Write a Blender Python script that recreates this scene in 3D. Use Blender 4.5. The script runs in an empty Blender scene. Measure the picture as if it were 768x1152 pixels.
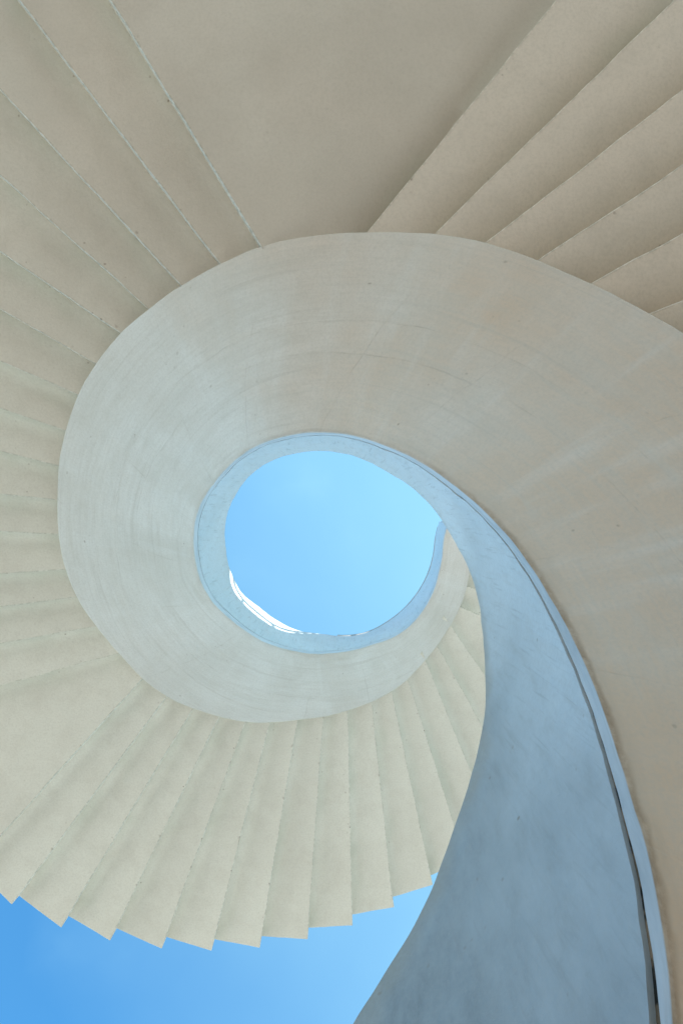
import bpy, bmesh, math, random
from mathutils import Vector, noise

random.seed(7)
S = bpy.context.scene
COL = S.collection
R = math.radians
PI = math.pi

# ----------------------------------------------------------------------------------------------
# Surveyed plan of the stair (metres).  Angles in degrees about the axis of the well, every 5 deg
# from -90: radius of the well face at the foot and at the cap of the parapet, radius of the outer
# edge of the smooth soffit beam, height of that beam above the camera.
# ----------------------------------------------------------------------------------------------
GR_STEP = 5.0
R_IN = [1.095, 1.083, 1.071, 1.060, 1.048, 1.037, 1.025, 1.014, 1.002, 0.991, 0.979, 0.967, 0.956, 0.944, 0.934, 0.927, 0.923, 0.922, 0.925, 0.930, 0.934, 0.935, 0.933, 0.929, 0.924, 0.919, 0.915, 0.909, 0.902, 0.895, 0.890, 0.884, 0.877, 0.866, 0.853, 0.840, 0.827, 0.817, 0.808, 0.800, 0.792, 0.783, 0.774, 0.767, 0.763, 0.761, 0.760, 0.756, 0.751, 0.744, 0.739, 0.734, 0.731, 0.729, 0.728, 0.727, 0.725, 0.721, 0.716, 0.711, 0.707, 0.706, 0.709, 0.714, 0.722, 0.732, 0.743, 0.755, 0.769, 0.785, 0.802, 0.821, 0.842, 0.865, 0.889, 0.916, 0.945, 0.978, 1.015, 1.059, 1.110, 1.163, 1.212, 1.253, 1.286, 1.314, 1.340, 1.364, 1.384, 1.401, 1.417]
R_CAP = [1.103, 1.066, 1.030, 0.993, 0.957, 0.924, 0.897, 0.877, 0.858, 0.840, 0.824, 0.816, 0.816, 0.819, 0.824, 0.830, 0.840, 0.853, 0.869, 0.883, 0.895, 0.902, 0.904, 0.905, 0.906, 0.907, 0.903, 0.897, 0.892, 0.889, 0.887, 0.883, 0.875, 0.866, 0.856, 0.846, 0.839, 0.834, 0.829, 0.822, 0.814, 0.804, 0.793, 0.783, 0.772, 0.762, 0.752, 0.743, 0.734, 0.725, 0.715, 0.707, 0.700, 0.697, 0.696, 0.697, 0.699, 0.701, 0.702, 0.700, 0.696, 0.692, 0.690, 0.693, 0.701, 0.715, 0.732, 0.751, 0.771, 0.790, 0.810, 0.829, 0.851, 0.877, 0.911, 0.952, 0.996, 1.041, 1.085, 1.127, 1.168, 1.206, 1.244, 1.280, 1.315, 1.350, 1.384, 1.416, 1.444, 1.466, 1.485]
R_OUT = [1.950, 1.950, 1.950, 1.950, 1.950, 1.950, 1.950, 1.950, 1.950, 1.950, 1.950, 1.950, 1.950, 1.950, 1.950, 1.950, 1.950, 1.950, 1.950, 1.950, 1.950, 1.950, 1.950, 1.951, 1.949, 1.944, 1.937, 1.930, 1.921, 1.917, 1.913, 1.905, 1.888, 1.868, 1.850, 1.832, 1.817, 1.804, 1.792, 1.784, 1.780, 1.780, 1.784, 1.787, 1.786, 1.783, 1.775, 1.762, 1.746, 1.730, 1.715, 1.704, 1.693, 1.682, 1.669, 1.652, 1.628, 1.601, 1.576, 1.557, 1.546, 1.543, 1.536, 1.525, 1.511, 1.497, 1.485, 1.475, 1.467, 1.458, 1.447, 1.439, 1.440, 1.448, 1.458, 1.470, 1.488, 1.508, 1.526, 1.541, 1.555, 1.567, 1.580, 1.598, 1.621, 1.647, 1.673, 1.697, 1.714, 1.729, 1.744]
Z_BEAM = [0.525, 0.586, 0.644, 0.698, 0.750, 0.800, 0.850, 0.900, 0.950, 1.000, 1.050, 1.103, 1.162, 1.232, 1.313, 1.410, 1.524, 1.657, 1.801, 1.949, 2.095, 2.237, 2.375, 2.510, 2.644, 2.775, 2.899, 3.011, 3.115, 3.215, 3.314, 3.407, 3.492, 3.563, 3.620, 3.670, 3.721, 3.785, 3.865, 3.953, 4.044, 4.137, 4.231, 4.324, 4.417, 4.510, 4.602, 4.693, 4.783, 4.873, 4.962, 5.050, 5.136, 5.221, 5.308, 5.395, 5.479, 5.559, 5.635, 5.708, 5.779, 5.852, 5.929, 6.008, 6.089, 6.171, 6.253, 6.335, 6.419, 6.503, 6.583, 6.661, 6.738, 6.816, 6.894, 6.972, 7.052, 7.135, 7.222, 7.312, 7.403, 7.495, 7.587, 7.676, 7.761, 7.846, 7.933, 8.018, 8.091, 8.142, 8.169]
RISERS = {  # riser number: (inner x, y, outer x, y) of its line, in plan metres about the stair axis
    1: (1.517, 1.238, 2.801, 1.745),
    2: (1.354, 1.412, 2.570, 2.070),
    3: (1.160, 1.549, 2.341, 2.326),
    4: (0.956, 1.673, 2.089, 2.555),
    5: (0.740, 1.766, 1.777, 2.780),
    6: (0.431, 1.828, 1.380, 2.998),
    7: (-0.112, 1.809, -0.937, 3.164),
    8: (-0.344, 1.766, -1.305, 3.031),
    9: (-0.581, 1.696, -1.652, 2.857),
    10: (-0.798, 1.608, -1.962, 2.653),
    11: (-0.999, 1.503, -2.288, 2.378),
    12: (-1.192, 1.351, -2.532, 2.116),
    13: (-1.347, 1.183, -2.766, 1.800),
    14: (-1.478, 0.975, -2.952, 1.474),
    15: (-1.574, 0.753, -3.097, 1.141),
    16: (-1.635, 0.530, -3.225, 0.699),
    17: (-1.681, 0.292, -3.279, 0.375),
    18: (-1.694, 0.035, -3.299, -0.077),
    19: (-1.662, -0.177, -3.277, -0.393),
    20: (-1.576, -0.421, -3.221, -0.716),
    21: (-1.466, -0.659, -3.109, -1.106),
    22: (-1.319, -0.916, -2.466, -2.192),
    23: (-1.143, -1.081, -2.378, -2.746),
    24: (-0.956, -1.222, -2.008, -2.970),
    25: (-0.760, -1.337, -1.641, -3.147),
    26: (-0.546, -1.415, -1.241, -3.293),
    27: (-0.346, -1.467, -0.838, -3.388),
    28: (-0.104, -1.495, -0.433, -3.456),
    29: (0.132, -1.493, -0.011, -3.465),
    30: (0.364, -1.480, 0.403, -3.419),
    31: (0.597, -1.413, 0.799, -3.329),
    32: (0.799, -1.342, 1.192, -3.196),
    33: (0.972, -1.240, 1.509, -2.935),
    34: (1.188, -1.132, 1.839, -2.740),
    35: (1.336, -1.010, 2.163, -2.492),
    36: (1.470, -0.768, 2.449, -2.212),
    37: (1.593, -0.580, 3.065, -1.222),
    38: (1.698, -0.374, 3.210, -0.764),
}

CX, CY = -0.30, -0.45          # axis of the well
GROUND = -1.60
RISE = 0.14
WALL_H = 1.20
BASE = Vector((CX, -CY, GROUND))


def table(tab, a):
    """cubic interpolation of a 5 degree table; flat past its ends"""
    x = (a + 90.0) / GR_STEP
    n = len(tab)
    if x <= 0: return tab[0]
    if x >= n - 1: return tab[-1]
    i = int(x); f = x - i
    p0 = tab[max(i - 1, 0)]; p1 = tab[i]; p2 = tab[i + 1]; p3 = tab[min(i + 2, n - 1)]
    return p1 + 0.5 * f * (p2 - p0 + f * (2 * p0 - 5 * p1 + 4 * p2 - p3 + f * (3 * (p1 - p2) + p3 - p0)))


def zb(a):
    if a < -90:
        return Z_BEAM[0] + (a + 90) * 0.0125      # the flight goes on down to the ground
    return table(Z_BEAM, a)


def flare(a): return 0.0 if a < 360 else 0.0006 * (a - 360) ** 2
def r_in(a): return table(R_IN, a) + flare(a)
def r_cap(a): return table(R_CAP, a) + flare(a)
def r_out(a): return table(R_OUT, a)


def P(a, r, z):
    """plan angle, radius, height -> coordinates relative to the foot of the axis"""
    t = R(a)
    return Vector((r * math.cos(t), -r * math.sin(t), z - GROUND))


def nz(v, s, seed=0.0):
    return noise.noise(Vector((v[0] * s + seed, v[1] * s - seed, v[2] * s + 2 * seed)))


# ---------------------------------------------------------------------------- materials
def new_mat(name, rough=0.9):
    m = bpy.data.materials.new(name)
    m.use_nodes = True
    nt = m.node_tree
    for n in list(nt.nodes): nt.nodes.remove(n)
    out = nt.nodes.new('ShaderNodeOutputMaterial')
    b = nt.nodes.new('ShaderNodeBsdfPrincipled')
    b.inputs['Roughness'].default_value = rough
    b.inputs['Specular IOR Level'].default_value = 0.25
    nt.links.new(b.outputs[0], out.inputs[0])
    return m, nt, b


class N:
    """small helper round a node tree"""
    def __init__(s, nt): s.nt = nt
    def link(s, a, b): s.nt.links.new(a, b)
    def coord(s, which='Object', scale=(1, 1, 1)):
        tc = s.nt.nodes.new('ShaderNodeTexCoord')
        mp = s.nt.nodes.new('ShaderNodeMapping')
        mp.inputs['Scale'].default_value = scale
        s.link(tc.outputs[which], mp.inputs['Vector'])
        return mp.outputs[0]
    def noise(s, co, scale, detail=6, rough=0.55, dist=0.0):
        n = s.nt.nodes.new('ShaderNodeTexNoise')
        n.inputs['Scale'].default_value = scale
        n.inputs['Detail'].default_value = detail
        n.inputs['Roughness'].default_value = rough
        n.inputs['Distortion'].default_value = dist
        s.link(co, n.inputs['Vector'])
        return n.outputs['Fac']
    def rng(s, v, a, b, c=0.0, d=1.0, smooth=False):
        n = s.nt.nodes.new('ShaderNodeMapRange')
        if smooth: n.interpolation_type = 'SMOOTHSTEP'
        n.inputs[1].default_value = a; n.inputs[2].default_value = b
        n.inputs[3].default_value = c; n.inputs[4].default_value = d
        s.link(v, n.inputs[0])
        return n.outputs[0]
    def math(s, op, a, b=None, clamp=False):
        n = s.nt.nodes.new('ShaderNodeMath'); n.operation = op; n.use_clamp = clamp
        for i, v in enumerate((a, b)):
            if v is None: continue
            if isinstance(v, (int, float)): n.inputs[i].default_value = v
            else: s.link(v, n.inputs[i])
        return n.outputs[0]
    def mix(s, fac, a, b, mode='MIX'):
        n = s.nt.nodes.new('ShaderNodeMix'); n.data_type = 'RGBA'; n.blend_type = mode
        if isinstance(fac, (int, float)): n.inputs[0].default_value = fac
        else: s.link(fac, n.inputs[0])
        for i, v in ((6, a), (7, b)):
            if isinstance(v, tuple): n.inputs[i].default_value = (*v, 1.0)
            else: s.link(v, n.inputs[i])
        return n.outputs[2]
    def vor(s, co, scale, feature='DISTANCE_TO_EDGE', out='Distance'):
        n = s.nt.nodes.new('ShaderNodeTexVoronoi'); n.feature = feature
        n.inputs['Scale'].default_value = scale
        s.link(co, n.inputs['Vector'])
        return n.outputs[out]
    def uv(s):
        n = s.nt.nodes.new('ShaderNodeUVMap'); n.uv_map = 'UVMap'
        x = s.nt.nodes.new('ShaderNodeSeparateXYZ')
        s.link(n.outputs[0], x.inputs[0])
        return n.outputs[0], x.outputs[0], x.outputs[1]
    def scaled(s, v, scale):
        mp = s.nt.nodes.new('ShaderNodeMapping'); mp.inputs['Scale'].default_value = scale
        s.link(v, mp.inputs['Vector']); return mp.outputs[0]
    def warp(s, v, amount, scale):
        n = s.nt.nodes.new('ShaderNodeTexNoise'); n.inputs['Scale'].default_value = scale
        n.inputs['Detail'].default_value = 3
        s.link(v, n.inputs['Vector'])
        a = s.nt.nodes.new('ShaderNodeVectorMath'); a.operation = 'MULTIPLY_ADD'
        s.link(n.outputs['Color'], a.inputs[0]); a.inputs[1].default_value = (amount,) * 3
        s.link(v, a.inputs[2]); return a.outputs[0]
    def bump(s, b, h, strength, dist, prev=None):
        n = s.nt.nodes.new('ShaderNodeBump')
        n.inputs['Strength'].default_value = strength
        n.inputs['Distance'].default_value = dist
        s.link(h, n.inputs['Height'])
        if prev is not None: s.link(prev, n.inputs['Normal'])
        s.link(n.outputs[0], b.inputs['Normal'])
        return n.outputs[0]


def mat_soffit():
    """painted, trowelled render under the spiral beam; u = metres along it, v = metres out from the well"""
    m, nt, b = new_mat('painted_render_beam')
    k = N(nt)
    uvv, u, v = k.uv()
    co = k.coord('Object')
    big = k.noise(co, 1.1, 4, 0.6)
    mid = k.noise(k.scaled(uvv, (1.2, 5.0, 1)), 2.2, 6, 0.62, 0.6)
    across = k.noise(k.scaled(uvv, (6.0, 0.7, 1)), 1.6, 4, 0.55, 0.2)
    brush = k.noise(k.scaled(uvv, (3.0, 60.0, 1)), 1.0, 5, 0.7, 0.5)
    c = k.mix(k.rng(big, 0.38, 0.66), (0.70, 0.70, 0.68), (0.62, 0.61, 0.575))
    browner = k.math('MULTIPLY', k.rng(k.math('ADD', u, k.rng(k.noise(co, 1.2, 4), 0.3, 0.7, -0.7, 0.7)), 6.0, 8.6, 1.0, 0.0, smooth=True), 0.85)
    c = k.mix(browner, c, (0.62, 0.48, 0.36))  # browner towards the low end of the band
    c = k.mix(k.math('MULTIPLY', k.rng(across, 0.48, 0.80, smooth=True), 0.32), c, (0.76, 0.78, 0.78))
    c = k.mix(k.math('MULTIPLY', k.rng(mid, 0.48, 0.75), 0.5), c, (0.55, 0.535, 0.49))
    c = k.mix(k.math('MULTIPLY', k.rng(brush, 0.45, 0.75), 0.32), c, (0.50, 0.48, 0.44))
    low_brown = k.rng(k.math('ADD', u, k.rng(k.noise(co, 1.8, 5), 0.3, 0.7, -0.4, 0.4)), 4.6, 6.3, 0.80, 0.0, smooth=True)
    c = k.mix(low_brown, c, (0.60, 0.43, 0.295))  # second, redder brown lower still
    # broad scuffs following the curve
    sc = k.noise(k.scaled(uvv, (0.5, 16.0, 1)), 1.4, 3, 0.5, 0.9)
    c = k.mix(k.math('MULTIPLY', k.rng(sc, 0.62, 0.70, smooth=True), 0.25), c, (0.47, 0.45, 0.41))
    # faint board marks of the formwork, across the band and in two courses along it
    wu = k.math('ADD', k.math('ADD', u, k.math('MULTIPLY', v, 0.28)), k.rng(k.noise(co, 2.4, 3), 0.3, 0.7, -0.02, 0.02))
    fr = k.math('FRACT', k.math('MULTIPLY', wu, 1.9))
    seam = k.rng(k.math('ABSOLUTE', k.math('SUBTRACT', fr, 0.5)), 0.0, 0.010, 1.0, 0.0)
    wv = k.math('ADD', v, k.rng(k.noise(co, 1.6, 3), 0.3, 0.7, -0.015, 0.015))
    s2 = k.rng(k.math('ABSOLUTE', k.math('SUBTRACT', wv, 0.40)), 0.0, 0.005, 1.0, 0.0)
    s3 = k.rng(k.math('ABSOLUTE', k.math('SUBTRACT', wv, 0.56)), 0.0, 0.004, 1.0, 0.0)
    gate = k.rng(k.noise(uvv, 3.3, 4, 0.7), 0.45, 0.62)
    line = k.math('MULTIPLY', k.math('ADD', seam, k.math('ADD', s2, s3), clamp=True), gate)
    c = k.mix(k.math('MULTIPLY', line, 0.25), c, (0.33, 0.29, 0.25))
    # specks
    sp = k.vor(k.warp(uvv, 0.05, 9.0), 16.0, 'F1')
    spg = k.rng(k.noise(uvv, 5.0, 3), 0.54, 0.66)
    spk = k.math('MULTIPLY', k.rng(sp, 0.06, 0.13, 1.0, 0.0), spg)
    gr = k.noise(co, 75, 3, 0.7)
    c = k.mix(k.math('MULTIPLY', k.rng(gr, 0.42, 0.75), 0.30), c, (0.42, 0.40, 0.365))
    c = k.mix(k.math('MULTIPLY', spk, 0.55), c, (0.24, 0.20, 0.16))
    # rusty drip line close to the well edge, broken up, strongest low on the flight
    low = k.rng(u, 5.4, 7.6, 1.0, 0.15, smooth=True)
    edge = k.rng(k.math('ADD', v, k.rng(k.noise(k.scaled(uvv, (2, 2, 1)), 7.0, 4), 0.3, 0.7, -0.008, 0.008)), 0.004, 0.022, 1.0, 0.0, smooth=True)
    ea = k.rng(k.noise(k.scaled(uvv, (1, 1, 1)), 7.0, 6, 0.75), 0.32, 0.58)
    c = k.mix(k.math('MULTIPLY', k.math('MULTIPLY', edge, ea), k.math('MULTIPLY', low, 0.95)), c, (0.20, 0.125, 0.07))
    wide = k.rng(v, 0.0, 0.10, 1.0, 0.0, smooth=True)
    c = k.mix(k.math('MULTIPLY', k.math('MULTIPLY', wide, low), k.rng(mid, 0.35, 0.65, 0.15, 0.6)), c, (0.46, 0.35, 0.25))
    lip = k.rng(v, -0.012, -0.004, 1.0, 0.0)
    c = k.mix(lip, c, k.mix(k.math('ADD', k.rng(mid, 0.4, 0.7, 0.0, 0.5), k.math('MULTIPLY', low, 0.45)), (0.64, 0.67, 0.70), (0.36, 0.385, 0.40)))
    k.link(c, b.inputs['Base Color'])
    h = k.math('ADD', k.math('MULTIPLY', brush, 0.5), k.math('MULTIPLY', k.noise(co, 38, 5, 0.65), 0.7))
    h = k.math('SUBTRACT', h, k.math('MULTIPLY', line, 0.7))
    nrm = k.bump(b, h, 0.55, 0.004)
    k.bump(b, k.noise(k.scaled(uvv, (1.0, 3.0, 1)), 2.2, 3, 0.5, 0.4), 0.45, 0.03, nrm)
    return m


def mat_step():
    """painted concrete treads; u, v = metres to the lower and to the upper riser"""
    m, nt, b = new_mat('painted_concrete_step')
    k = N(nt)
    uvv, u, v = k.uv()
    co = k.coord('Object')
    big = k.noise(co, 1.3, 4, 0.6)
    mid = k.noise(co, 5.5, 6, 0.65, 0.4)
    sep = nt.nodes.new('ShaderNodeSeparateXYZ'); k.link(co, sep.inputs[0])
    hgt = k.math('ADD', sep.outputs[2], k.rng(k.noise(co, 0.8, 4), 0.3, 0.7, -0.5, 0.5))
    low_tone = k.rng(hgt, 5.2, 7.0, 1.0, 0.0, smooth=True)       # browner, darker mix lower down
    paler = k.mix(k.rng(big, 0.35, 0.68), (0.78, 0.77, 0.70), (0.73, 0.715, 0.645))
    browner = k.mix(k.rng(big, 0.35, 0.68), (0.64, 0.585, 0.515), (0.57, 0.525, 0.46))
    c = k.mix(low_tone, paler, browner)
    c = k.mix(k.rng(sep.outputs[2], 5.24, 5.34, 1.0, 0.0), c, (0.76, 0.69, 0.605))
    oi = nt.nodes.new('ShaderNodeObjectInfo')
    c = k.mix(k.math('MULTIPLY', oi.outputs['Random'], 0.22), c, (0.60, 0.58, 0.52))
    c = k.mix(k.math('MULTIPLY', k.rng(mid, 0.45, 0.78), 0.30), c, (0.54, 0.50, 0.43))
    # greenish tint in a wandering band beside the lower riser
    w = k.math('ADD', u, k.rng(k.noise(co, 3.0, 4), 0.3, 0.7, -0.05, 0.05))
    band = k.rng(w, 0.0, 0.14, 1.0, 0.0, smooth=True)
    am = k.rng(k.noise(co, 1.9, 3), 0.36, 0.62)
    c = k.mix(k.math('MULTIPLY', k.math('MULTIPLY', band, am), k.rng(sep.outputs[2], 4.9, 5.4, 0.0, 0.38)), c, (0.50, 0.54, 0.45))
    # rusty specks gathered near the edges of the tread
    sp = k.vor(k.warp(co, 0.04, 11.0), 17.0, 'F1')
    e1 = k.rng(k.math('MINIMUM', u, v), 0.0, 0.07, 1.0, 0.12)
    g = k.rng(k.noise(co, 4.0, 3), 0.50, 0.62)
    spk = k.math('MULTIPLY', k.math('MULTIPLY', k.rng(sp, 0.07, 0.15, 1.0, 0.0), g), e1)
    c = k.mix(k.math('MULTIPLY', k.rng(k.noise(co, 70, 3, 0.7), 0.42, 0.75), 0.28), c, (0.44, 0.41, 0.35))
    c = k.mix(k.math('MULTIPLY', spk, 0.8), c, (0.19, 0.13, 0.09))
    # mildew dots right on the arris
    md = k.noise(co, 34, 3, 0.6)
    ed = k.rng(v, 0.0, 0.012, 1.0, 0.0)
    c = k.mix(k.math('MULTIPLY', k.math('MULTIPLY', ed, k.rng(md, 0.42, 0.60)), 0.50), c, (0.26, 0.24, 0.18))
    # rust blooms where the bars come close to the arris
    rb = k.vor(k.warp(co, 0.08, 7.0), 9.0, 'F1')
    rbm = k.math('MULTIPLY', k.rng(rb, 0.07, 0.15, 1.0, 0.0), k.rng(v, 0.010, 0.030, 1.0, 0.0))
    c = k.mix(k.math('MULTIPLY', rbm, k.rng(low_tone, 0.0, 1.0, 0.35, 0.85)), c, (0.17, 0.10, 0.06))
    k.link(c, b.inputs['Base Color'])
    h = k.math('ADD', k.noise(co, 45, 5, 0.7), k.math('MULTIPLY', k.noise(co, 9, 4), 1.5))
    nrm = k.bump(b, h, 0.5, 0.0035)
    k.bump(b, k.noise(co, 2.0, 2), 0.3, 0.03, nrm)
    return m


def mat_wall():
    """white painted parapet render; u = metres along, v = metres up"""
    m, nt, b = new_mat('white_painted_parapet')
    k = N(nt)
    uvv, u, v = k.uv()
    co = k.coord('Object')
    big = k.noise(co, 1.4, 5, 0.6)
    run = k.noise(k.scaled(uvv, (7.0, 0.8, 1)), 1.6, 5, 0.6, 0.3)
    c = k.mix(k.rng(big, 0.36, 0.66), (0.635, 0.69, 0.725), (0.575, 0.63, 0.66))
    c = k.mix(k.math('MULTIPLY', k.rng(run, 0.48, 0.74), 0.32), c, (0.55, 0.55, 0.54))
    sc = k.noise(k.scaled(uvv, (6.0, 3.5, 1)), 1.5, 8, 0.72, 0.3)
    c = k.mix(k.math('MULTIPLY', k.rng(sc, 0.52, 0.76), 0.42), c, (0.46, 0.45, 0.42))
    # worn darker dirt along the cap
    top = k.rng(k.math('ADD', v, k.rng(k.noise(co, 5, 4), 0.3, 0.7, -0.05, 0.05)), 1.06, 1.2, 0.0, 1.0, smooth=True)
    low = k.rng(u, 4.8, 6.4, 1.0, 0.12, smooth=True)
    low_shade = k.rng(k.math('ADD', u, k.rng(k.noise(co, 1.5, 5), 0.3, 0.7, -0.5, 0.5)), 3.6, 6.6, 1.0, 0.0, smooth=True)
    c = k.mix(k.math('MULTIPLY', low_shade, k.rng(sc, 0.3, 0.7, 0.72, 0.90)), c, (0.19, 0.22, 0.235))  # shade on the low end of the wall, painted into its colour
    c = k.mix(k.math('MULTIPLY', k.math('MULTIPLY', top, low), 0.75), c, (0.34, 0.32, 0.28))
    c = k.mix(k.math('MULTIPLY', k.rng(k.noise(co, 65, 4, 0.75), 0.42, 0.75), 0.35), c, (0.38, 0.40, 0.41))
    sp = k.vor(k.warp(co, 0.05, 9.0), 15.0, 'F1')
    spk = k.math('MULTIPLY', k.rng(sp, 0.04, 0.11, 1.0, 0.0), k.rng(k.noise(co, 3.5, 3), 0.48, 0.60))
    hs = k.noise(k.scaled(uvv, (30.0, 3.0, 1)), 1.0, 4, 0.65, 0.4)
    c = k.mix(k.math('MULTIPLY', k.rng(hs, 0.56, 0.70), 0.40), c, (0.30, 0.32, 0.33))
    c = k.mix(k.math('MULTIPLY', spk, 0.7), c, (0.25, 0.22, 0.18))
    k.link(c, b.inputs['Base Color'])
    h = k.math('ADD', k.noise(co, 42, 5, 0.7), k.math('MULTIPLY', k.noise(co, 11, 5), 1.4))
    nrm = k.bump(b, h, 0.55, 0.0035)
    k.bump(b, k.noise(co, 2.2, 3), 0.4, 0.03, nrm)
    return m


def mat_joint():
    m, nt, b = new_mat('weathered_joint_filler', 0.95)
    k = N(nt)
    co = k.coord('Object')
    a = k.noise(co, 7.0, 5, 0.7)
    c = k.mix(k.rng(a, 0.35, 0.62), (0.30, 0.21, 0.14), (0.12, 0.09, 0.06))
    c = k.mix(k.rng(k.noise(co, 10.0, 3, 0.6), 0.50, 0.55), c, (0.02, 0.02, 0.018))
    k.link(c, b.inputs['Base Color'])
    k.bump(b, k.noise(co, 60, 4, 0.7), 0.8, 0.004)
    return m


def mat_ground():
    m, nt, b = new_mat('pale_paving')
    k = N(nt)
    co = k.coord('Object')
    c = k.mix(k.rng(k.noise(co, 0.25, 5, 0.6), 0.35, 0.65), (0.47, 0.45, 0.40), (0.40, 0.38, 0.335))
    c = k.mix(k.math('MULTIPLY', k.rng(k.noise(co, 3.0, 6, 0.7), 0.4, 0.7), 0.35), c, (0.20, 0.19, 0.17))
    bk = nt.nodes.new('ShaderNodeTexBrick')
    bk.inputs['Scale'].default_value = 1.0
    bk.inputs['Mortar Size'].default_value = 0.012
    bk.inputs['Brick Width'].default_value = 0.8; bk.inputs['Row Height'].default_value = 0.4
    k.link(co, bk.inputs['Vector'])
    k.link(c, b.inputs['Base Color'])
    k.bump(b, k.noise(co, 30, 4), 0.4, 0.004)
    return m


def mat_added_paving():  # dark brick for the added disc under the stair
    m, nt, b = new_mat('added_brown_brick')
    k = N(nt)
    co = k.coord('Object')
    bk = nt.nodes.new('ShaderNodeTexBrick')
    bk.inputs['Scale'].default_value = 1.0
    bk.inputs['Mortar Size'].default_value = 0.006
    bk.inputs['Brick Width'].default_value = 0.22; bk.inputs['Row Height'].default_value = 0.11
    bk.inputs['Color1'].default_value = (0.155, 0.11, 0.075, 1); bk.inputs['Color2'].default_value = (0.13, 0.10, 0.075, 1)
    bk.inputs['Mortar'].default_value = (0.10, 0.09, 0.075, 1)
    k.link(co, bk.inputs['Vector'])
    c = k.mix(k.math('MULTIPLY', k.rng(k.noise(co, 2.0, 6, 0.7), 0.4, 0.7), 0.4), bk.outputs['Color'], (0.09, 0.08, 0.065))
    k.link(c, b.inputs['Base Color'])
    return m


def mat_metal():
    m, nt, b = new_mat('grey_painted_steel', 0.45)
    k = N(nt)
    c = k.mix(k.rng(k.noise(k.coord('Object'), 9, 4), 0.4, 0.7), (0.42, 0.43, 0.43), (0.33, 0.33, 0.32))
    k.link(c, b.inputs['Base Color'])
    return m


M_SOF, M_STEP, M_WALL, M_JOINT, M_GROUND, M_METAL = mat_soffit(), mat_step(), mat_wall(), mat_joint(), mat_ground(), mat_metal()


# ---------------------------------------------------------------------------- building helpers
def link_mesh(name, verts, faces, uvs, mat, parent=None, smooth=False, sharp=35):
    me = bpy.data.meshes.new(name)
    me.from_pydata([tuple(v) for v in verts], [], faces)
    if uvs:
        lay = me.uv_layers.new(name='UVMap')
        for poly in me.polygons:
            for li in poly.loop_indices:
                lay.data[li].uv = uvs[me.loops[li].vertex_index]
    me.materials.append(mat)
    bm = bmesh.new(); bm.from_mesh(me)
    bmesh.ops.recalc_face_normals(bm, faces=bm.faces)
    bm.to_mesh(me); bm.free()
    if smooth:
        me.polygons.foreach_set('use_smooth', [True] * len(me.polygons))
        me.set_sharp_from_angle(angle=R(sharp))
    o = bpy.data.objects.new(name, me)
    COL.objects.link(o)
    if parent is not None: o.parent = parent
    return o


def sweep(name, a0, a1, da, section, mat, parent, label=None, jit=0.0):
    """sweep a closed (point, v) section, given as section(a) -> list of (Vector, v), along the helix"""
    n = max(2, int(round((a1 - a0) / da)) + 1)
    verts, uvs, faces = [], [], []
    u = 0.0; prev = None; m = None
    for i in range(n):
        a = a0 + (a1 - a0) * i / (n - 1)
        sec = section(a)
        m = len(sec)
        if prev is not None: u += (sec[0][0] - prev).length
        prev = sec[0][0]
        for p, v in sec:
            q = p.copy()
            if jit:
                q += Vector((nz(p, 3.1, 1), nz(p, 3.1, 5), nz(p, 3.1, 9))) * jit
                q += Vector((nz(p, 11, 2), nz(p, 11, 6), nz(p, 11, 8))) * jit * 0.5
            verts.append(q); uvs.append((u, v))
        if i:
            b0, b1 = (i - 1) * m, i * m
            for j in range(m):
                k2 = (j + 1) % m
                faces.append((b0 + j, b0 + k2, b1 + k2, b1 + j))
    faces.append(tuple(range(m)))
    faces.append(tuple((n - 1) * m + j for j in range(m))[::-1])
    o = link_mesh(name, verts, faces, uvs, mat, parent, smooth=True)
    if label: o['label'] = label
    return o


# ---------------------------------------------------------------------------- the staircase
stair = bpy.data.objects.new('spiral_staircase', None)
COL.objects.link(stair)
stair.location = BASE
stair['label'] = 'white painted concrete spiral staircase seen from below, winding up round an open oval well'
stair['category'] = 'staircase'

A_LOW, A_TOP = -235.0, 372.0
FA = [(-60, .028), (-40, .034), (-27, .042), (-20, .066), (-12, .084), (-2, .094), (8, .106), (20, .120), (33, .132)]


def FASCIA(a):
    if a <= FA[0][0]: return FA[0][1]
    for (a0, f0), (a1, f1) in zip(FA, FA[1:]):
        if a <= a1: return f0 + (f1 - f0) * (a - a0) / (a1 - a0)
    return FA[-1][1]




def gap(a):
    return 0.016 + 0.011 * min(max((90 - a) / 50.0, 0.0), 1.0) + 0.010 * min(max((30 - a) / 60.0, 0.0), 1.0)



def face_r(a, h):          # radius of the well face at height h above the beam soffit (the parapet leans a little)
    return r_in(a) + (r_cap(a) - r_in(a)) * h / WALL_H


def beam_section(a):
    z = zb(a); ri = r_in(a); ro = r_out(a); g = FASCIA(a)
    rg = face_r(a, g)
    c = 0.006
    pts = [((rg, z + g), -g), ((ri, z + c), -c), ((ri + c * 0.8, z), 0.002)]
    nb = 16
    for i in range(1, nb):
        f = i / nb
        pts.append(((ri + (ro - ri) * f, z), (ro - ri) * f))
    pts += [((ro - c, z), ro - ri - c), ((ro, z + c), ro - ri), ((ro, z + 0.17), ro - ri + .17), ((ri + 0.10, z + 0.17), ro), ((rg + 0.10, z + g), 1.2 * ro)]
    return [(P(a, r, zz), v) for (r, zz), v in pts]


def cap_h(a):
    def ss(x): x = min(max(x, 0.0), 1.0); return x * x * (3 - 2 * x)
    return WALL_H + 0.09 * ss((a - 300) / 16) * ss((369 - a) / 8)  # cap raised near the top to keep sun off the wall opposite


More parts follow.
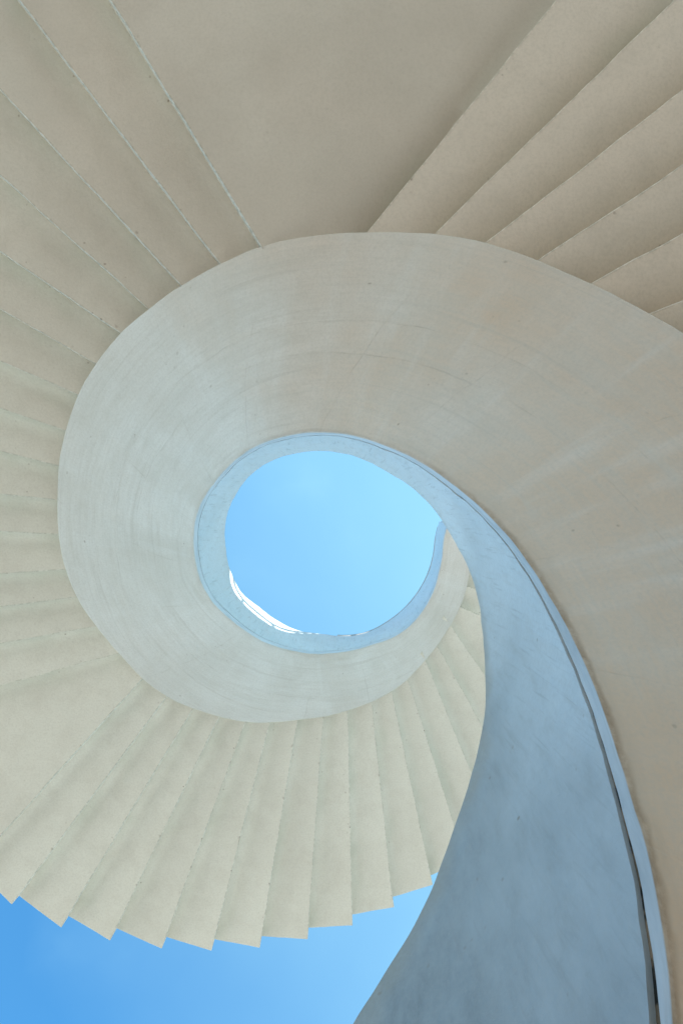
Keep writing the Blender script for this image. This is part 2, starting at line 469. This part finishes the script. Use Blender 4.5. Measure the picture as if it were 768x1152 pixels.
def parapet_section(a):
    z = zb(a); g = FASCIA(a) + gap(a); c = 0.012; t = 0.14
    H = cap_h(a)
    rt = r_cap(a); rb = face_r(a, g)
    pts = [((rb, z + g), g)]
    for i in range(1, 8):
        h = g + (H - c - g) * i / 7
        pts.append(((face_r(a, h), z + h), h))
    pts += [((rt + c * 0.35, z + H - c * 0.3), H - .004), ((rt + c, z + H), H), ((rt + t - c, z + H), H + .1),
            ((rt + t, z + H - c), H + .12), ((rb + t, z + g), H + 1.2)]
    return [(P(a, r, zz), v) for (r, zz), v in pts]


def joint_section(a):
    z = zb(a); g = FASCIA(a)
    r = face_r(a, g)
    return [(P(a, r + 0.007, z + g - 0.01), 0), (P(a, r + 0.007, z + g + gap(a) + 0.01), .03),
            (P(a, r + 0.05, z + g + gap(a) + 0.01), .06), (P(a, r + 0.05, z + g - 0.01), .1)]


sweep('soffit_beam', A_LOW, A_TOP, 1.5, beam_section, M_SOF, stair,
      'smooth off-white soffit band spiralling round the well', jit=0.005)
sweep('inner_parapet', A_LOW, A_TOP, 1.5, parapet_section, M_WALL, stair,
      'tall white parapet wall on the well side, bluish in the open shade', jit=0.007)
sweep('joint_strip', A_LOW, A_TOP, 0.75, joint_section, M_JOINT, stair,
      'dark weathered joint line between soffit band and parapet', jit=0.003)

# riser lines past the surveyed ones: carry the same rise and the same fan on down to the ground
for kk in range(0, -12, -1):
    zt = 3.6 + RISE * (kk - 6)
    lo, hi = -200.0, 60.0
    for _ in range(40):
        md = (lo + hi) / 2
        if zb(md) < zt: lo = md
        else: hi = md
    a = lo
    tw = a - 16.0
    p = (1.95 * math.cos(R(a)), 1.95 * math.sin(R(a)))
    RISERS[kk] = (p[0], p[1], p[0] + 1.4 * math.cos(R(tw)), p[1] + 1.4 * math.sin(R(tw)))


for kk in (39, 40):
    a = math.degrees(math.atan2(RISERS[38][1], RISERS[38][0])) + 7.5 * (kk - 38)
    RISERS[kk] = (1.76 * math.cos(R(a)), 1.76 * math.sin(R(a)), 3.3 * math.cos(R(a - 6)), 3.3 * math.sin(R(a - 6)))


def on_line(k, radius):
    """point of riser line k at this distance from the axis"""
    x0, y0, x1, y1 = RISERS[k]
    dx, dy = x1 - x0, y1 - y0
    L = math.hypot(dx, dy); dx /= L; dy /= L
    b = x0 * dx + y0 * dy
    q = b * b - (x0 * x0 + y0 * y0 - radius * radius)
    t = -b + math.sqrt(max(q, 0.0))
    return (x0 + dx * t, y0 + dy * t)


def ang(p): return math.degrees(math.atan2(p[1], p[0]))


def outer_radius(k):
    if k >= 23: return 3.632 - 0.0245 * min(k - 23, 10) + 0.012 * 0
    return 3.63


TH = 0.24


def make_step(k, name):
    zs = 3.6 + RISE * (k + 1 - 6) + 0.02
    def ri_of(p0):
        a = ang(p0)
        # unwrap to the height of this step
        best = None
        for t in (-360, 0, 360):
            e = abs(zb(a + t) - zs)
            if best is None or e < best[0]: best = (e, a + t)
        return r_out(best[1]) - 0.06
    seg_v, seg_u = 26, (10 if name == 'landing' else 5)
    rin = min(ri_of(RISERS[k][:2]), ri_of(RISERS[k + 1][:2]))
    rout = outer_radius(k)
    A0, A1 = on_line(k, rin), on_line(k, rout)
    B0, B1 = on_line(k + 1, rin), on_line(k + 1, rout)
    a_i0, a_i1 = ang(A0), ang(B0)
    if a_i1 < a_i0 - 180: a_i1 += 360
    if a_i1 > a_i0 + 180: a_i1 -= 360
    a_o0, a_o1 = ang(A1), ang(B1)
    if a_o1 < a_o0 - 180: a_o1 += 360
    if a_o1 > a_o0 + 180: a_o1 -= 360
    us = [0.0] + ([0.03, 0.06, 0.1, 0.15, 0.22] if name == 'landing' else [0.05, 0.11, 0.17, 0.24, 0.31, 0.38]) + [0.38 + 0.62 * i / seg_u for i in range(1, seg_u)] + [1.0]
    # the tread runs 25 mm back over the one below, so no slit opens between them
    verts, uvs, faces = [], [], []
    idx = {}
    c = 0.005
    def pt(u, v, back):
        ai = R(a_i0 + (a_i1 - a_i0) * u); ao = R(a_o0 + (a_o1 - a_o0) * u)
        x0, y0 = rin * math.cos(ai), rin * math.sin(ai)
        x1, y1 = rout * math.cos(ao), rout * math.sin(ao)
        if name == 'step':
            x1, y1 = A1[0] + (B1[0] - A1[0]) * u, A1[1] + (B1[1] - A1[1]) * u
        x, y = x0 + (x1 - x0) * v, y0 + (y1 - y0) * v
        if back:
            dx, dy = A1[0] - A0[0], A1[1] - A0[1]
            L = math.hypot(dx, dy)
            x += dy / L * back; y -= dx / L * back
        return x, y
    def wd_at(v):
        return math.hypot(pt(1, v, 0)[0] - pt(0, v, 0)[0], pt(1, v, 0)[1] - pt(0, v, 0)[1])
    for layer in (0, 1):
        for i, u in enumerate(us):
            for j in range(seg_v + 1):
                v = j / seg_v
                back = 0.03 if i == 0 else 0.0
                x, y = pt(u, v, back)
                z = zs + (TH if layer else 0.0)
                du = u * wd_at(v)
                if not layer and k <= 6:
                    # first flight: soffits hollowed at the riser below, shaped to deepen the shade
                    if i:
                        q = max(0.0, 1 - du / 0.20)
                        z += 0.065 * q * q
                elif not layer:
                    # later flights: corner filled out to soften its shade, run out before the open end
                    q = max(0.0, 1 - du / 0.10) ** 2 if i else 1.0
                    z -= (0.036 if k > 12 else 0.012) * q * min(1.0, max(0.0, (0.97 - v) / 0.12))
                if layer:
                    z += 0.07
                w = Vector((x, -y, z - GROUND))
                e = 0.0035
                w += Vector((nz(w, 4.2, 3 + k), nz(w, 4.2, 7 + k), 0)) * e * 1.2
                w += Vector((nz(w, 16, 3 + k), nz(w, 16, 7 + k), 0)) * e * 0.7
                w.z += nz(w, 1.6, 11 + k) * 0.007 + nz(w, 6, 2 + k) * 0.0025
                idx[layer, i, j] = len(verts)
                verts.append(w)
                wd = math.hypot(pt(1, v, 0)[0] - pt(0, v, 0)[0], pt(1, v, 0)[1] - pt(0, v, 0)[1])
                uvs.append((u * wd, (1 - u) * wd))
    nu = len(us)
    for layer in (0, 1):
        for i in range(nu - 1):
            for j in range(seg_v):
                faces.append((idx[layer, i, j], idx[layer, i + 1, j], idx[layer, i + 1, j + 1], idx[layer, i, j + 1]))
    for i in range(nu - 1):
        for j in (0, seg_v):
            faces.append((idx[0, i, j], idx[0, i + 1, j], idx[1, i + 1, j], idx[1, i, j]))
    for j in range(seg_v):
        for i in (0, nu - 1):
            faces.append((idx[0, i, j], idx[0, i, j + 1], idx[1, i, j + 1], idx[1, i, j]))
    o = link_mesh(name, verts, faces, uvs, M_STEP, stair, smooth=True, sharp=50)
    bv = o.modifiers.new('arris', 'BEVEL')
    bv.width = 0.0035; bv.segments = 2; bv.limit_method = 'ANGLE'; bv.angle_limit = R(50)
    return o


for k in range(-11, 40):
    make_step(k, 'landing' if k in (6, 21) else 'step')

# ---- upper deck the last flight arrives at: hidden from below by the first flight, but it stands in the sun's way
DECK_Z = 3.6 + RISE * 34 - 0.06
DECK_CAP = 9.40
DECK_A0, DECK_A1 = 371.0, 475.0


def dr(a):
    f = min(max((a - 366.0) / 42.0, 0.0), 1.0)
    return 1.57 + 1.43 * f * f * (3 - 2 * f)


def deck_section(a):
    z = DECK_Z
    ro = 5.2
    DR = dr(a)
    pts = [(DR, z + .22), (DR, z), ] + [(DR + (ro - DR) * i / 6, z) for i in range(1, 7)] + [(ro, z + .22)]
    return [(P(a, r, zz), r) for r, zz in pts]


def deck_parapet_section(a):
    z = DECK_Z
    DR = dr(a)
    return [(P(a, DR - .02 + 0.0, z - 0.02), 0), (P(a, DR - .02, DECK_CAP), 1.1), (P(a, DR + .13, DECK_CAP), 1.2), (P(a, DR + .13, z - 0.02), 2.2)]


sweep('upper_deck', DECK_A0, DECK_A1, 3, deck_section, M_STEP, stair)
sweep('deck_parapet', DECK_A0 - 1, DECK_A1 + 1, 3, deck_parapet_section, M_WALL, stair)


def rail_at(a):            # top of the parapet under the rail and radius of its well face
    if a < 371: return zb(a) + cap_h(a), r_cap(a)
    return DECK_CAP, dr(a)


def rail_section(a):
    z, DR = rail_at(a)
    z += 0.19
    return [(P(a, DR + .055 + .034 * math.cos(t), z + .034 * math.sin(t)), t) for t in [2 * PI * i / 10 for i in range(10)]]


rail = sweep('handrail', 285.0, DECK_A1, 3, rail_section, M_METAL, stair)


def post(a):
    z, DR = rail_at(a)
    z -= .01
    verts, faces = [], []
    for q in range(2):
        for i in range(8):
            t = 2 * PI * i / 8
            w = P(a, DR + .055, z + q * .20)
            verts.append(w + Vector((.02 * math.cos(t), .02 * math.sin(t), 0)))
    for i in range(8):
        faces.append((i, (i + 1) % 8, 8 + (i + 1) % 8, 8 + i))
    faces.append(tuple(range(8))); faces.append(tuple(range(8, 16)))
    link_mesh('rail_post', verts, faces, [(0, 0)] * 16, M_METAL, stair)


a = 288.0
while a < DECK_A1:
    post(a); a += 9.0

# ---------------------------------------------------------------------------- ground
gv, gf = [], []
rings = [0, 3, 6, 8, 9.5, 11, 13, 15, 18, 22, 28, 50, 150, 500, 1500, 4000]
RH = [0, 0, 0, 0.05, 0.6, 1.3, 2.4, 3.4, 4.5, 5.3, 5.9, 6.5, 7, 7, 7, 7]  # unseen banks, raised to block low sky light and bounce warm light
seg = 48
gv.append(Vector((0, 0, GROUND)))
for r, hh in zip(rings[1:], RH[1:]):
    for i in range(seg):
        t = 2 * PI * i / seg
        gv.append(Vector((r * math.cos(t), r * math.sin(t), GROUND + hh * (1 + 0.12 * math.sin(3 * t + r)))))
for i in range(seg):
    gf.append((0, 1 + i, 1 + (i + 1) % seg))
for q in range(len(rings) - 2):
    for i in range(seg):
        a0 = 1 + q * seg
        gf.append((a0 + i, a0 + (i + 1) % seg, a0 + seg + (i + 1) % seg, a0 + seg + i))
g = link_mesh('ground', gv, gf, None, M_GROUND)
g['kind'] = 'structure'

av, af = [Vector((0, 0, GROUND + 0.004))], []  # unseen dark disc, added to cut the light bounced up to the soffits
for r in (3.0, 6.5):
    for i in range(seg):
        t = 2 * PI * i / seg
        av.append(Vector((r * math.cos(t), r * math.sin(t), GROUND + 0.004)))
for i in range(seg):
    af.append((0, 1 + i, 1 + (i + 1) % seg))
    af.append((1 + i, 1 + (i + 1) % seg, 1 + seg + (i + 1) % seg, 1 + seg + i))
ap = link_mesh('added_dark_paving', av, af, None, mat_added_paving())
ap['kind'] = 'structure'

# ---------------------------------------------------------------------------- sun, sky
SUN_PHI, SUN_EL = 35.0, 39.0       # plan angle of the sun (same sense as the stair angles), elevation
sd = Vector((math.cos(R(SUN_PHI)) * math.cos(R(SUN_EL)), -math.sin(R(SUN_PHI)) * math.cos(R(SUN_EL)), math.sin(R(SUN_EL))))
sun = bpy.data.lights.new('sun', 'SUN')
sun.energy = 4.5; sun.angle = R(0.5); sun.color = (1.0, 0.95, 0.87)
so = bpy.data.objects.new('sun', sun); COL.objects.link(so)
so.rotation_euler = sd.to_track_quat('Z', 'Y').to_euler()
so.location = sd * 50

W = bpy.data.worlds.new('World'); S.world = W; W.use_nodes = True
nt = W.node_tree
for n in list(nt.nodes): nt.nodes.remove(n)
wo = nt.nodes.new('ShaderNodeOutputWorld'); bg = nt.nodes.new('ShaderNodeBackground')
sky = nt.nodes.new('ShaderNodeTexSky'); sky.sky_type = 'NISHITA'; sky.sun_disc = False
sky.sun_elevation = R(SUN_EL)
sky.sun_rotation = math.atan2(sd.x, sd.y)
sky.altitude = 0; sky.air_density = 1.0; sky.dust_density = 1.0; sky.ozone_density = 1.0
k = N(nt)
tc = nt.nodes.new('ShaderNodeTexCoord')
gen = tc.outputs['Generated']
cl = k.noise(k.warp(gen, 0.25, 1.5), 2.6, 5, 0.5)
# a thin bank of high haze lying towards the sun's side of the sky
dn = nt.nodes.new('ShaderNodeVectorMath'); dn.operation = 'DOT_PRODUCT'
k.link(gen, dn.inputs[0]); dn.inputs[1].default_value = (0.80, -0.10, 0.60)
veil = k.math('ADD', dn.outputs['Value'], k.rng(cl, 0.3, 0.7, -0.07, 0.07))
amt = k.rng(veil, 0.16, 0.90, 0.04, 0.80)
amt = k.math('ADD', amt, k.rng(cl, 0.50, 0.80, 0.0, 0.22, smooth=True), clamp=True)
blue = k.mix(1.0, sky.outputs[0], (0.42, 1.24, 1.58), 'MULTIPLY')
c = k.mix(amt, blue, (2.2, 4.05, 4.9))
k.link(c, bg.inputs[0]); bg.inputs[1].default_value = 0.10
k.link(bg.outputs[0], wo.inputs[0])

# ---------------------------------------------------------------------------- camera and render
cam = bpy.data.cameras.new('camera')
cam.sensor_fit = 'VERTICAL'; cam.sensor_height = 36.0; cam.sensor_width = 24.0
cam.lens = 830.0 / 1152.0 * 36.0
cam.clip_start = 0.02; cam.clip_end = 20000
co = bpy.data.objects.new('camera', cam); COL.objects.link(co)
co.location = (0, 0, 0)
co.rotation_euler = (PI, 0, 0)                # straight up
S.camera = co
S.view_settings.view_transform = 'Standard'
S.view_settings.look = 'None'
S.view_settings.gamma = 1.0
S.view_settings.exposure = 1.3
S.render.engine = 'CYCLES'
S.cycles.use_denoising = True
S.cycles.max_bounces = 10
S.cycles.diffuse_bounces = 8
